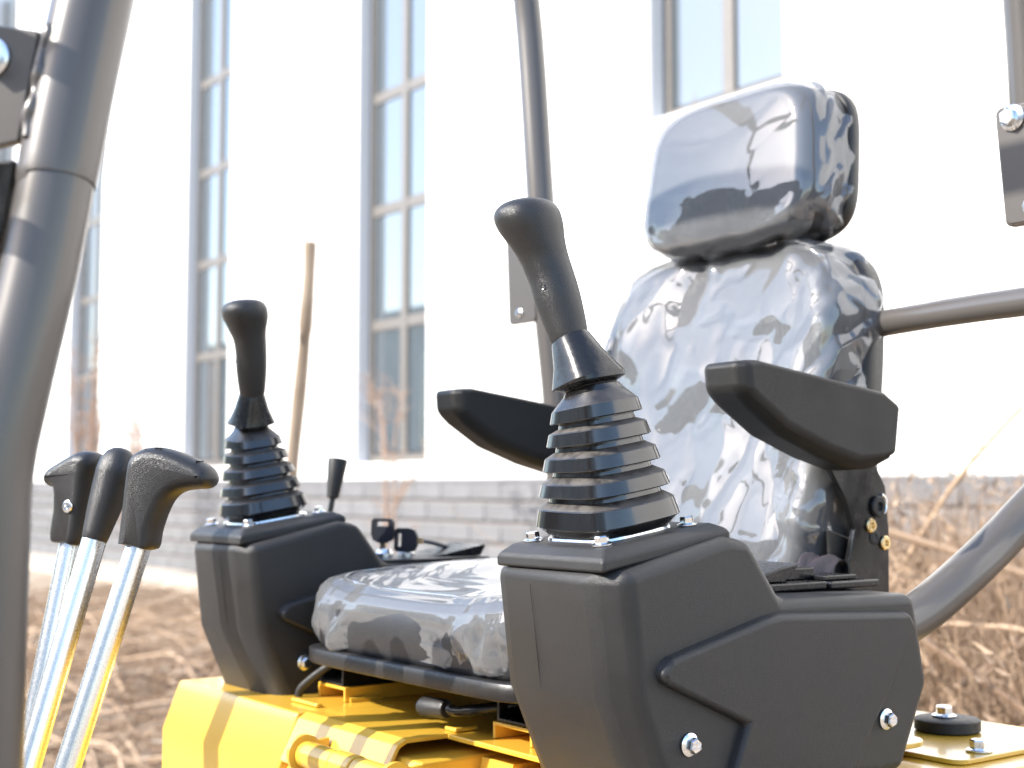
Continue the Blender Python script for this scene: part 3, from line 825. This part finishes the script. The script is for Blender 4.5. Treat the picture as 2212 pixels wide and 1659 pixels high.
# rocker latch on the rear of the near console
def make_latch():
    l = empty('latch_box', (-0.03, 0.30, 1.043))
    tag(l, 'small flat black latch box lying on the rear of the near console', 'latch box')
    box('base', -0.078, -0.002, 0.196, 0.292, 1.0455, 1.0535, 'collar', l, bevel=0.002)
    box('base', -0.072, 0.0, 0.296, 0.372, 1.0450, 1.0525, 'collar', l, bevel=0.002)
    box('button', -0.06, -0.012, 0.30, 0.35, 1.0530, 1.058, 'collar', l, bevel=0.0015)
    v, f = prism_vf([(0.200, 1.054), (0.200, 1.0605), (0.232, 1.068), (0.262, 1.0725), (0.252, 1.064), (0.238, 1.054)], [-0.07, -0.010])
    fl = link('flap', mesh(v, f), 'collar', l, bevel=0.0015, smooth=50)
    box('bar', -0.075, -0.03, 0.262, 0.305, 1.0535, 1.066, 'collar', l, bevel=0.002)
    for k in range(7):
        link('dimple', mesh(*lathe_vf([(0.0013, 0), (0.0012, 0.0006)], 10, (-0.066+0.008*k, 0.2045, 1.0612), (0, -0.3, 1))), 'gloss_black', fl)
    return l
make_latch()

# ------------------------------------------------------------------ ignition panel, keys and throttle on the far console
def make_panel():
    p = empty('switch_panel', (-0.72, 0.27, 1.045))
    tag(p, 'dark switch panel with upturned lid behind the far console', 'switch panel')
    box('panel', -0.79, -0.665, 0.165, 0.345, 1.0425, 1.0505, 'satin_black', p, bevel=0.002)
    v, f = prism_vf([(0.265, 1.051), (0.352, 1.0665), (0.354, 1.064), (0.346, 1.051)], [-0.77, -0.69])
    link('lid', mesh(v, f), 'gloss_black', p, bevel=0.001)
    box('support', -0.785, -0.67, 0.17, 0.34, 1.0395, 1.0426, 'satin_black', p)
    for y in (0.202, 0.238):
        link('key_switch', mesh(*lathe_vf([(0.0125, 0), (0.0125, 0.006), (0.0105, 0.008), (0.0095, 0.012), (0.004, 0.0122)], 24, (-0.72, y, 1.0506))), 'bolt', p, smooth=35)
    link('wire_strip', mesh(*tube_vf([(-0.735, 0.25, 1.075), (-0.74, 0.29, 1.069), (-0.745, 0.33, 1.060)], 0.003, 10, 4)), 'alu_dark', p)
    return p
make_panel()
def make_key(kx, y, lean, z0, label, spin):
    k = empty('ignition_key', (kx, y, z0))
    tag(k, label, 'key', 'keys in the switch panel')
    # bow with a slot, built as a ring of quads
    outer = [(-0.0145, 0.000), (-0.017, 0.008), (-0.0165, 0.026), (-0.013, 0.030), (0.013, 0.030), (0.0165, 0.026), (0.017, 0.008), (0.0145, 0.0), (0.006, -0.004), (-0.006, -0.004)]
    hx0, hx1, hz0, hz1 = -0.009, 0.009, 0.0195, 0.0255
    inner = [(hx0, hz0), (hx0, hz0+0.001), (hx0, hz1-0.001), (hx0+0.001, hz1), (hx1-0.001, hz1), (hx1, hz1-0.001), (hx1, hz0+0.001), (hx1, hz0), (0.003, hz0), (-0.003, hz0)]
    n = 10; V = []
    for t in (-0.0035, 0.0035):
        for q in (outer, inner):
            for a, b in q: V.append((a, t, b))
    F = []
    for i in range(n):
        j = (i+1) % n
        F += [(i, j, n+j, n+i), (2*n+i, 2*n+j, 3*n+j, 3*n+i), (i, j, 2*n+j, 2*n+i), (n+i, n+j, 3*n+j, 3*n+i)]
    rot = Matrix.Rotation(R(spin), 4, 'Z') @ Matrix.Rotation(R(lean), 4, 'Y')
    off = Matrix.Translation((kx, y, z0))
    tr = off @ rot @ Matrix.Translation((0, 0, 0.016))
    link('bow', mesh([tuple(tr @ Vector(v)) for v in V], F), 'key_plastic', k, bevel=0.001, seg=2)
    v, f = box_vf(-0.0042, 0.0042, -0.0012, 0.0012, -0.012, -0.0035)
    link('blade', mesh([tuple(tr @ Vector(q)) for q in v], f), 'brass', k)
    return k
make_key(-0.72, 0.200, 0, 1.059, 'upright black ignition key standing taller in the switch panel', 36)
make_key(-0.669, 0.238, -88, 1.074, 'black spare key hanging sideways beside the upright ignition key', 36)
def make_throttle():
    t = empty('throttle_lever', (-0.80, 0.13, 1.06))
    tag(t, 'thin black throttle lever with flared knob behind the far joystick', 'lever')
    tube('rod', [(-0.80, 0.150, 1.03), (-0.80, 0.158, 1.10), (-0.80, 0.168, 1.15)], 0.0042, 'gloss_black', t, 14, 4)
    d = Vector((0, 0.15, 1)).normalized()
    link('knob', mesh(*lathe_vf([(0.0055, 0), (0.0085, 0.002), (0.0095, 0.01), (0.0118, 0.03), (0.0142, 0.054), (0.0138, 0.057), (0.0115, 0.058), (0.002, 0.0575)], 28, (-0.80, 0.164, 1.132), d)), 'grip', t, smooth=45)
    return t
make_throttle()
# ------------------------------------------------------------------ travel levers
def make_lever(x, ytop, ztop, kind, label, rod_dir):
    """ytop, ztop: where rod enters the grip"""
    L_ = empty('travel_lever', (x, ytop-0.25, ztop-0.62))
    tag(L_, label, 'lever', 'travel levers in front of the seat')
    d = Vector(rod_dir).normalized()
    top = Vector((x, ytop, ztop))
    rod = link('rod', mesh(*lathe_vf([(0.0125, -0.02), (0.0125, 0.40), (0.0125, 0.9)], 32, top, -d)), 'zinc', L_, smooth=50)
    return L_, top, d
lv, top, d = make_lever(-0.38, -0.288, 1.091, 'T', 'nearest travel lever, its black pistol grip pointing toward the far joystick', (0.04, 0.30, 1))
def flat_grip(parent, top, outline_px, u0, v0, scale_u, scale_v, e, half, d, mat='grip', bev=0.0125):
    e = Vector(e).normalized(); nrm = e.cross(Vector((0, 0, 1))).normalized()
    px = catmull(outline_px+[outline_px[0]], 4)[:-1]
    q2 = [((u-u0)*scale_u, (v0-v)*scale_v) for u, v in px]
    n = len(q2)
    area = sum(q2[i][0]*q2[(i+1) % n][1]-q2[(i+1) % n][0]*q2[i][1] for i in range(n))
    sg = 1 if area > 0 else -1
    nor = []
    for i in range(n):
        a_, b_ = q2[i-3], q2[(i+3) % n]
        tx, tz = b_[0]-a_[0], b_[1]-a_[1]; l = math.hypot(tx, tz)
        nor.append((-tz/l*sg, tx/l*sg))          # inward
    V = []; F = []; K = 14
    for k_ in range(K+1):
        a_ = -math.pi/2+math.pi*k_/K
        t_ = half*math.sin(a_); ins = bev*(1-math.cos(a_))
        for (x_, z_), (nx, nz) in zip(q2, nor):
            f_ = 1.0 if z_ > 0.012 else max(0.35, 0.35+0.65*z_/0.012)   # the mouth of the grip stays squarer
            V.append(tuple(top+e*(x_+nx*ins)+Vector((0, 0, z_+nz*ins*f_))+nrm*t_))
    for k_ in range(K):
        for i in range(n): F.append((k_*n+i, k_*n+(i+1) % n, (k_+1)*n+(i+1) % n, (k_+1)*n+i))
    F.append(tuple(range(n))); F.append(tuple(range(K*n, (K+1)*n)))
    return link('grip', mesh(V, F), mat, parent, smooth=50), e, nrm
k = 1.385/3000
out_r = [(268, 1176), (306, 1182), (345, 1187), (357, 1145), (371, 1106), (388, 1078), (410, 1064), (440, 1059), (466, 1057), (478, 1046), (480, 1032), (468, 1012), (428, 991), (384, 974), (345, 968), (310, 976), (290, 996), (283, 1030), (277, 1090)]
g, e, nrm = flat_grip(lv, top, out_r, 307, 1180, k/0.977, k, (0.75, 0.66, 0), 0.0195, d)
# moulded slots on top of the grip
for (u, v, w) in ((330, 976, 3.0), (352, 973, 2.2), (358, 973.5, 2.2), (364, 974, 2.2), (445, 1001, 2.6)):
    c = top+e*((u-307)*k/0.977)+Vector((0, 0, (1180-v)*k))
    v_, f_ = box_vf(-w*k/2, w*k/2, -0.011, 0.004, -0.002, 0.0016)
    ang = math.atan2(e.y, e.x)
    mrot = Matrix.Translation(c) @ Matrix.Rotation(ang, 4, 'Z') @ Matrix.Rotation(R(18), 4, 'Y')
    link('slot', mesh([tuple(mrot @ Vector(q)) for q in v_], f_), 'gloss_black', g)
lv2, top2, d2 = make_lever(-0.46, -0.303, 1.098, 'R', 'middle travel lever with round topped black knob between the two grips', (-0.02, 0.285, 1))
prof = [(0.0125, -0.004), (0.0130, -0.003), (0.0140, 0.004), (0.0172, 0.030), (0.0192, 0.050), (0.0203, 0.066), (0.0205, 0.0675), (0.0203, 0.072), (0.0188, 0.081), (0.0150, 0.089), (0.0095, 0.0935), (0.004, 0.0952)]
link('knob', mesh(*lathe_vf(prof, 36, top2, Vector((0.01, 0.30, 1)))), 'grip', lv2, smooth=60)
lv3, top3, d3 = make_lever(-0.54, -0.300, 1.090, 'T', 'farthest travel lever, its black grip pointing left behind the round knob', (-0.04, 0.20, 1))
k3 = 1.496/3000
out_l = [(118, 1166), (160, 1172), (196, 1172), (208, 1100), (216, 1040), (224, 1000), (215, 980), (190, 974), (165, 981), (135, 994), (104, 1010), (95, 1026), (96, 1042), (106, 1052), (122, 1056), (124, 1100)]
g3, e3, n3 = flat_grip(lv3, top3, [(2*152-u, v) for u, v in out_l][::-1], 152, 1170, k3/0.90, k3, (-0.92, -0.40, 0), 0.0205, d3)
sc_pos = top3+Vector((0.0, 0, 0))+e3*(-(181-152)*k3/0.90)+Vector((0, 0, (1170-1093)*k3))
cam_side = n3 if n3.dot(Vector(cam.location)-sc_pos) > 0 else -n3
v_, f_ = lathe_vf([(0.0062, 0), (0.0068, 0.0008), (0.0066, 0.002), (0.0045, 0.003), (0.003, 0.0028), (0.0026, 0.001)], 24, sc_pos+cam_side*0.0204, cam_side)
link('screw', mesh(v_, f_), 'bolt', g3, smooth=35)

# ------------------------------------------------------------------ canopy frame
def make_frame():
    f = empty('canopy_frame', (-0.38, 0.0, 0.0))
    tag(f, 'grey tubular canopy frame with near post at left edge and posts behind the seat', 'canopy frame')
    X = 0.11
    low = [(X, -0.573, 0.465), (X, -0.573, 0.60), (X, -0.573, 0.987), (X, -0.5725, 1.109), (X, -0.571, 1.160), (X, -0.563, 1.205), (X, -0.547, 1.282), (X, -0.536, 1.352)]
    tube('front_post', low, 0.0228, 'frame', f, 40, 6)
    up = [(X+0.001, -0.5385, 1.3345), (X, -0.5365, 1.3485), (X, -0.518, 1.455), (X, -0.45, 1.80), (X, -0.38, 2.16)]
    u = [(*up[0], 0.0228), (*up[1], 0.0243), (*up[2], 0.0246), (*up[3], 0.0246), (*up[4], 0.0246)]
    sl = link('front_post_sleeve', mesh(*tube_vf(u, 0.024, 40, 5)), 'frame', f, smooth=30)
    # far front post: stands beyond the left edge of the picture
    XF = -0.87
    tube('front_post', [(XF, -0.573, 0.465), (XF, -0.573, 1.109), (XF, -0.563, 1.205), (XF, -0.536, 1.352), (XF, -0.45, 1.80), (XF, -0.38, 2.16)], 0.0228, 'frame', f, 24, 5)
    # rear posts
    tube('rear_post', [(-0.852, 0.50, 2.16), (-0.850, 0.55, 1.958), (-0.815, 0.552, 1.615), (-0.800, 0.555, 1.43), (-0.783, 0.56, 1.275), (-0.772, 0.56, 1.10), (-0.77, 0.56, 0.87)], 0.0225, 'frame', f, 28, 5)
    tube('rear_post', [(0.075, 0.505, 2.16), (0.0755, 0.548, 1.70), (0.0745, 0.565, 1.485), (0.085, 0.60, 1.40), (0.085, 0.67, 1.31), (0.06, 0.70, 1.22), (0.01, 0.608, 1.110), (0.005, 0.502, 1.047), (0.0, 0.415, 1.006), (0.0, 0.33, 0.992), (0.0, 0.22, 0.985)], 0.0238, 'frame', f, 32, 7)
    for a, b in (((X, -0.38, 2.16), (XF, -0.38, 2.16)), ((0.075, 0.505, 2.16), (-0.852, 0.50, 2.16)), ((X, -0.38, 2.16), (0.075, 0.505, 2.16)), ((XF, -0.38, 2.16), (-0.852, 0.50, 2.16))):
        tube('top_rail', [a, b], 0.0228, 'frame', f, 20, 1)
    tube('cross_tube', [(-0.60, 0.60, 1.325), (-0.136, 0.575, 1.352), (0.09, 0.548, 1.354)], 0.0165, 'frame', f, 24, 4)
    # clamp plates on the rear posts
    def slab(name, y0, y1, pts, par, mat='frame', bev=0.004):
        return None
    def px_plate(name, x0, x1, y, zz, t, par):
        """rounded upright plate with its face toward the front"""
        V = []
        (za, zb, shift) = zz
        r = 0.008; pts = []
        for cx, cz, a0 in ((x0+r, za+r, 180), (x1-r, za+r, 270), (x1-r, zb-r, 0), (x0+r, zb-r, 90)):
            for k_ in range(5): a = R(a0+22.5*k_); pts.append((cx+r*math.cos(a)+shift*((cz-za)/(zb-za)), cz+r*math.sin(a)))
        n = len(pts)
        V = [(px, y, pz_) for px, pz_ in pts]+[(px, y+t, pz_) for px, pz_ in pts]
        F = [tuple(range(n)), tuple(range(n, 2*n))]+[(i, (i+1) % n, (i+1) % n+n, i+n) for i in range(n)]
        return link(name, mesh(V, F), 'frame', par, bevel=0.002, smooth=40)
    p1 = px_plate('clamp_plate', -0.872, -0.800, 0.530, (1.413, 1.60, -0.01), 0.008, f)
    bolt((-0.842, 0.5295, 1.430), (0, -1, 0), p1, 0.75)
    p2 = px_plate('clamp_plate', 0.054, 0.125, 0.532, (1.436, 1.566, -0.010), 0.011, f)
    p3 = px_plate('clamp_plate', 0.062, 0.13, 0.520, (1.436, 1.568, -0.010), 0.011, f)
    bolt((0.075, 0.5195, 1.553), (0, -1, 0), p3, 1.45)
    bolt((0.095, 0.5195, 1.452), (0, -1, 0), p3, 1.0)
    # bracket welded to the near front post, cut by the picture's left edge
    th = R(-50)
    def turn(vf):      # brackets point away from the post, outward and forward
        v, fc = vf; out = []
        for x, y, z in v:
            dx, dy = x-X, y+0.545
            out.append((X+dx*math.cos(th)-dy*math.sin(th), -0.545+dx*math.sin(th)+dy*math.cos(th), z))
        return out, fc
    q = [(-0.550, 1.429), (-0.66, 1.452), (-0.66, 1.345), (-0.562, 1.361)]
    bk = link('gusset_bracket', mesh(*turn(prism_vf(q, [X-0.004, X+0.004]))), 'frame', f, bevel=0.0015)
    bp, _ = turn(([(X+0.0045, -0.5815, 1.414)], []))
    bolt(bp[0], (math.cos(th), math.sin(th), 0), bk, 1.25)
    bead = []
    for i in range(17):
        t = i/16; z = 1.4315-0.072*t; yc = -0.5365+(z-1.3485)*0.174
        bead.append((X+0.003+0.001*math.sin(i*1.3), yc-0.0232+0.0008*math.sin(i*0.9), z, 0.0046+0.0005*math.sin(i*1.1)+0.0005*random.random()))
    link('weld_bead', mesh(*tube_vf(bead, 0.005, 14, 3)), 'frame', f, smooth=180)
    for z in (1.497, 1.374):  # unseen bars ahead of the post, added to cast the shadow bands on it
        tube('shadow_bar', [(X-0.14, -0.668, z), (X+0.03, -0.668, z)], 0.0105, 'frame', f, 18, 1)
    tube('shadow_bar', [(X-0.14, -0.668, 1.22), (X-0.14, -0.668, 1.55)], 0.0105, 'frame', f, 18, 1)
    q2 = [(-0.566, 1.350), (-0.64, 1.352), (-0.66, 1.20), (-0.600, 1.22), (-0.580, 1.28), (-0.572, 1.31)]
    link('gusset_bracket', mesh(*turn(prism_vf(q2, [X-0.006, X+0.002]))), 'gloss_black', f, bevel=0.002)
    return f
make_frame()

# ------------------------------------------------------------------ planting and litter behind the machine
def ribbon(V, F, pts, w, side):
    b = len(V)
    for i, p in enumerate(pts):
        k = w*(1-0.75*i/(len(pts)-1))
        V.append(tuple(p-side*k)); V.append(tuple(p+side*k))
    for i in range(len(pts)-1): F.append((b+2*i, b+2*i+1, b+2*i+3, b+2*i+2))
def make_brush():
    rr = random.Random(21); V = []; F = []
    def stem(x, y, h, lean, az, w, head):
        side = Vector((math.cos(az+1.57), math.sin(az+1.57), rr.uniform(-.3, .3))).normalized()
        pts = []; n = 7
        for i in range(n+1):
            t = i/n
            pts.append(Vector((x+math.cos(az)*lean*h*t*t, y+math.sin(az)*lean*h*t*t, h*t*(1-0.25*lean*t))))
        ribbon(V, F, pts, w, side)
        ribbon(V, F, pts, w, side.cross(Vector((0, 0, 1))).normalized())
        if head:
            top = pts[-1]
            for k in range(rr.randint(5, 9)):
                o = Vector((rr.gauss(0, .02), rr.gauss(0, .02), rr.uniform(-.12, .02)))
                d = Vector((rr.gauss(0, 1), rr.gauss(0, 1), rr.uniform(.2, 1.4))).normalized()*rr.uniform(.015, .04)
                ribbon(V, F, [top+o, top+o+d*0.5, top+o+d], 0.008, Vector((rr.gauss(0, 1), rr.gauss(0, 1), 0)).normalized())
    # right hand thicket, between the machine and the wall
    for i in range(10000):
        t = rr.random(); 
        y = rr.uniform(1.9, 5.4)
        x = -0.15-0.72*(y-0.6)+rr.uniform(-1.1, 2.2)
        h = rr.uniform(0.5, 1.2)*(1.12 if rr.random() < 0.2 else 1)
        stem(x, y, h, abs(rr.gauss(0.35, 0.4)), rr.uniform(0, 6.28), rr.uniform(0.0018, 0.0042), rr.random() < 0.12)
    for i in range(180):
        y = rr.uniform(2.6, 5.2); x = -0.1-0.72*(y-0.6)+rr.uniform(-0.7, 2.0)
        stem(x, y, rr.uniform(1.15, 1.7), rr.uniform(0.05, 0.25), rr.uniform(0, 6.28), 0.0025, True)
    # broken canes lying across
    for i in range(420):
        y = rr.uniform(2.0, 5.2); x = -0.1-0.72*(y-0.6)+rr.uniform(-1.2, 2.0); z = rr.uniform(0.1, 0.85)
        az = rr.uniform(0, 6.28); el = rr.uniform(-0.9, 0.9); l = rr.uniform(0.25, 0.9)
        d = Vector((math.cos(az)*math.cos(el), math.sin(az)*math.cos(el), math.sin(el)))*l
        a = Vector((x, y, z))
        b0 = len(V); v_, f_ = tube_vf([a, a+d*0.5+Vector((0, 0, rr.uniform(-.03, .05))), a+d], rr.uniform(0.004, 0.011), 6, 3)
        V.extend(v_); F.extend([tuple(q+b0 for q in fc) for fc in f_])
    tag(link('dry_brush', mesh(V, F), 'straw', smooth=0), 'tangled dry reeds and weeds in front of the block base at right', 'dry weeds', kind='stuff')
    V, F = [], []
    for i in range(5000):
        x = rr.uniform(-14, -2.0); y = rr.uniform(-0.6, 5.2)
        if rr.random() < 0.55 and x > -9: y = rr.uniform(0.0, 3.0)
        az = rr.gauss(0.4, 0.9); l = rr.uniform(0.2, 0.9); r = rr.uniform(0.002, 0.006)
        a = Vector((x, y, rr.uniform(-0.03, 0.10))); d = Vector((math.cos(az), math.sin(az), rr.gauss(0.02, .12)))*l
        m_ = a+d*0.5+Vector((rr.gauss(0, .04), rr.gauss(0, .04), rr.uniform(0, .06)))
        ribbon(V, F, [a, m_, a+d], r, Vector((-math.sin(az), math.cos(az), 0)))
        ribbon(V, F, [a, m_, a+d], r, Vector((0, 0, 1)))
    for i in range(260):
        x = rr.uniform(-11, -3.2); y = 0.35*(-x)-0.9+rr.gauss(0, 0.9)
        az = rr.gauss(0.3, 0.8); l = rr.uniform(0.5, 1.4)
        a = Vector((x, min(y, 5), rr.uniform(0, 0.08))); d = Vector((math.cos(az), math.sin(az), 0.02))*l
        b0 = len(V); v_, f_ = tube_vf([a, a+d*0.35+Vector((0, rr.gauss(0, .08), rr.uniform(.02, .2))), a+d*0.7+Vector((0, rr.gauss(0, .08), rr.uniform(.02, .18))), a+d], rr.uniform(0.004, 0.009), 6, 4)
        V.extend(v_); F.extend([tuple(q+b0 for q in fc) for fc in f_])
    tag(link('straw_litter', mesh(V, F), 'straw', smooth=0), 'dry straw stems scattered over the bare earth at lower left', 'straw', kind='stuff')
make_brush()
def make_shrub(x, y, h, n, spread, seed, label, thick=0.012, arch=0.0):
    rr = random.Random(seed)
    e = empty('bare_shrub', (x, y, 0)); tag(e, label, 'shrub', 'leafless shrubs along the wall')
    SV, SF, TV, TF = [], [], [], []
    def seg(V, F, pts, r0, r1):
        q = [(*p, r0+(r1-r0)*i/(len(pts)-1)) for i, p in enumerate(pts)]
        b = len(V); v_, f_ = tube_vf(q, r0, 6, 3); V.extend(v_); F.extend([tuple(k+b for k in fc) for fc in f_])
    for i in range(n):
        az = rr.uniform(0, 6.28); L_ = h*rr.uniform(0.65, 1.0); sp = spread*rr.uniform(0.3, 1.0)
        pts = []
        for k in range(6):
            t = k/5; dr = arch*max(0, t-0.5)*2
            pts.append(Vector((x+math.cos(az)*(sp*t**1.4+dr*0.6)+rr.gauss(0, .02), y+math.sin(az)*(sp*t**1.4)*0.6+rr.gauss(0, .02), L_*t*(1-0.0*t)-dr*dr*0.7*L_*0.4)))
        seg(SV, SF, pts, thick*rr.uniform(0.8, 1.2), thick*0.35)
        for j in range(rr.randint(9, 15)):
            t = rr.uniform(0.25, 1.0); k = min(4, int(t*5)); p = pts[k].lerp(pts[k+1], t*5-k)
            d = Vector((rr.gauss(0, 1), rr.gauss(0, .7), rr.uniform(0.1, 1.5))).normalized()*rr.uniform(0.12, 0.45)*h*0.3
            seg(TV, TF, [p, p+d*0.5+Vector((rr.gauss(0, .02), 0, rr.gauss(0, .02))), p+d], thick*0.4, thick*0.16)
            for m_ in range(2):
                p2 = p+d*rr.uniform(0.4, 0.95); d2 = Vector((rr.gauss(0, 1), rr.gauss(0, .7), rr.uniform(0, 1.2))).normalized()*rr.uniform(0.06, 0.2)*h*0.3
                seg(TV, TF, [p2, p2+d2*0.5, p2+d2], thick*0.22, thick*0.12)
    link('trunk', mesh(SV, SF), 'twig', e); link('crown', mesh(TV, TF), 'twig', e)
    return e
make_shrub(-18.6, 6.1, 3.5, 9, 0.55, 5, 'dense bare shrub close to the wall at far left beside the near post', 0.022)
make_shrub(-16.4, 5.9, 2.5, 9, 0.45, 6, 'smaller bare shrub by the wall above the travel levers', 0.018)
make_shrub(-9.1, 5.3, 2.75, 4, 0.7, 8, 'arching bare shrub in front of the tall window behind the far armrest', 0.014, arch=1.0)
make_shrub(-4.25, 4.2, 3.1, 4, 0.55, 9, 'thin bare shrub in front of the wall to the left of the headrest', 0.007)
def make_stake():
    e = empty('pruned_sapling', (-7.25, 3.40, 0)); tag(e, 'pale bare pruned sapling trunk standing before the white wall', 'tree')
    tube('trunk', [(-7.27, 3.39, -0.05, 0.064), (-7.22, 3.40, 0.6, 0.054), (-7.15, 3.406, 1.27, 0.046), (-7.085, 3.42, 1.75, 0.049), (-7.04, 3.43, 2.1, 0.042), (-7.03, 3.43, 2.2, 0.050), (-7.0, 3.435, 2.5, 0.043), (-6.99, 3.435, 2.69, 0.046), (-6.985, 3.436, 2.735, 0.044)], 0.04, 'bark', e, 18, 5)
    link('branch_stub', mesh(*tube_vf([(-7.06, 3.425, 2.02), (-7.03, 3.40, 2.08), (-7.02, 3.39, 2.13)], 0.02, 10, 3)), 'bark', e)
    return e
make_stake()
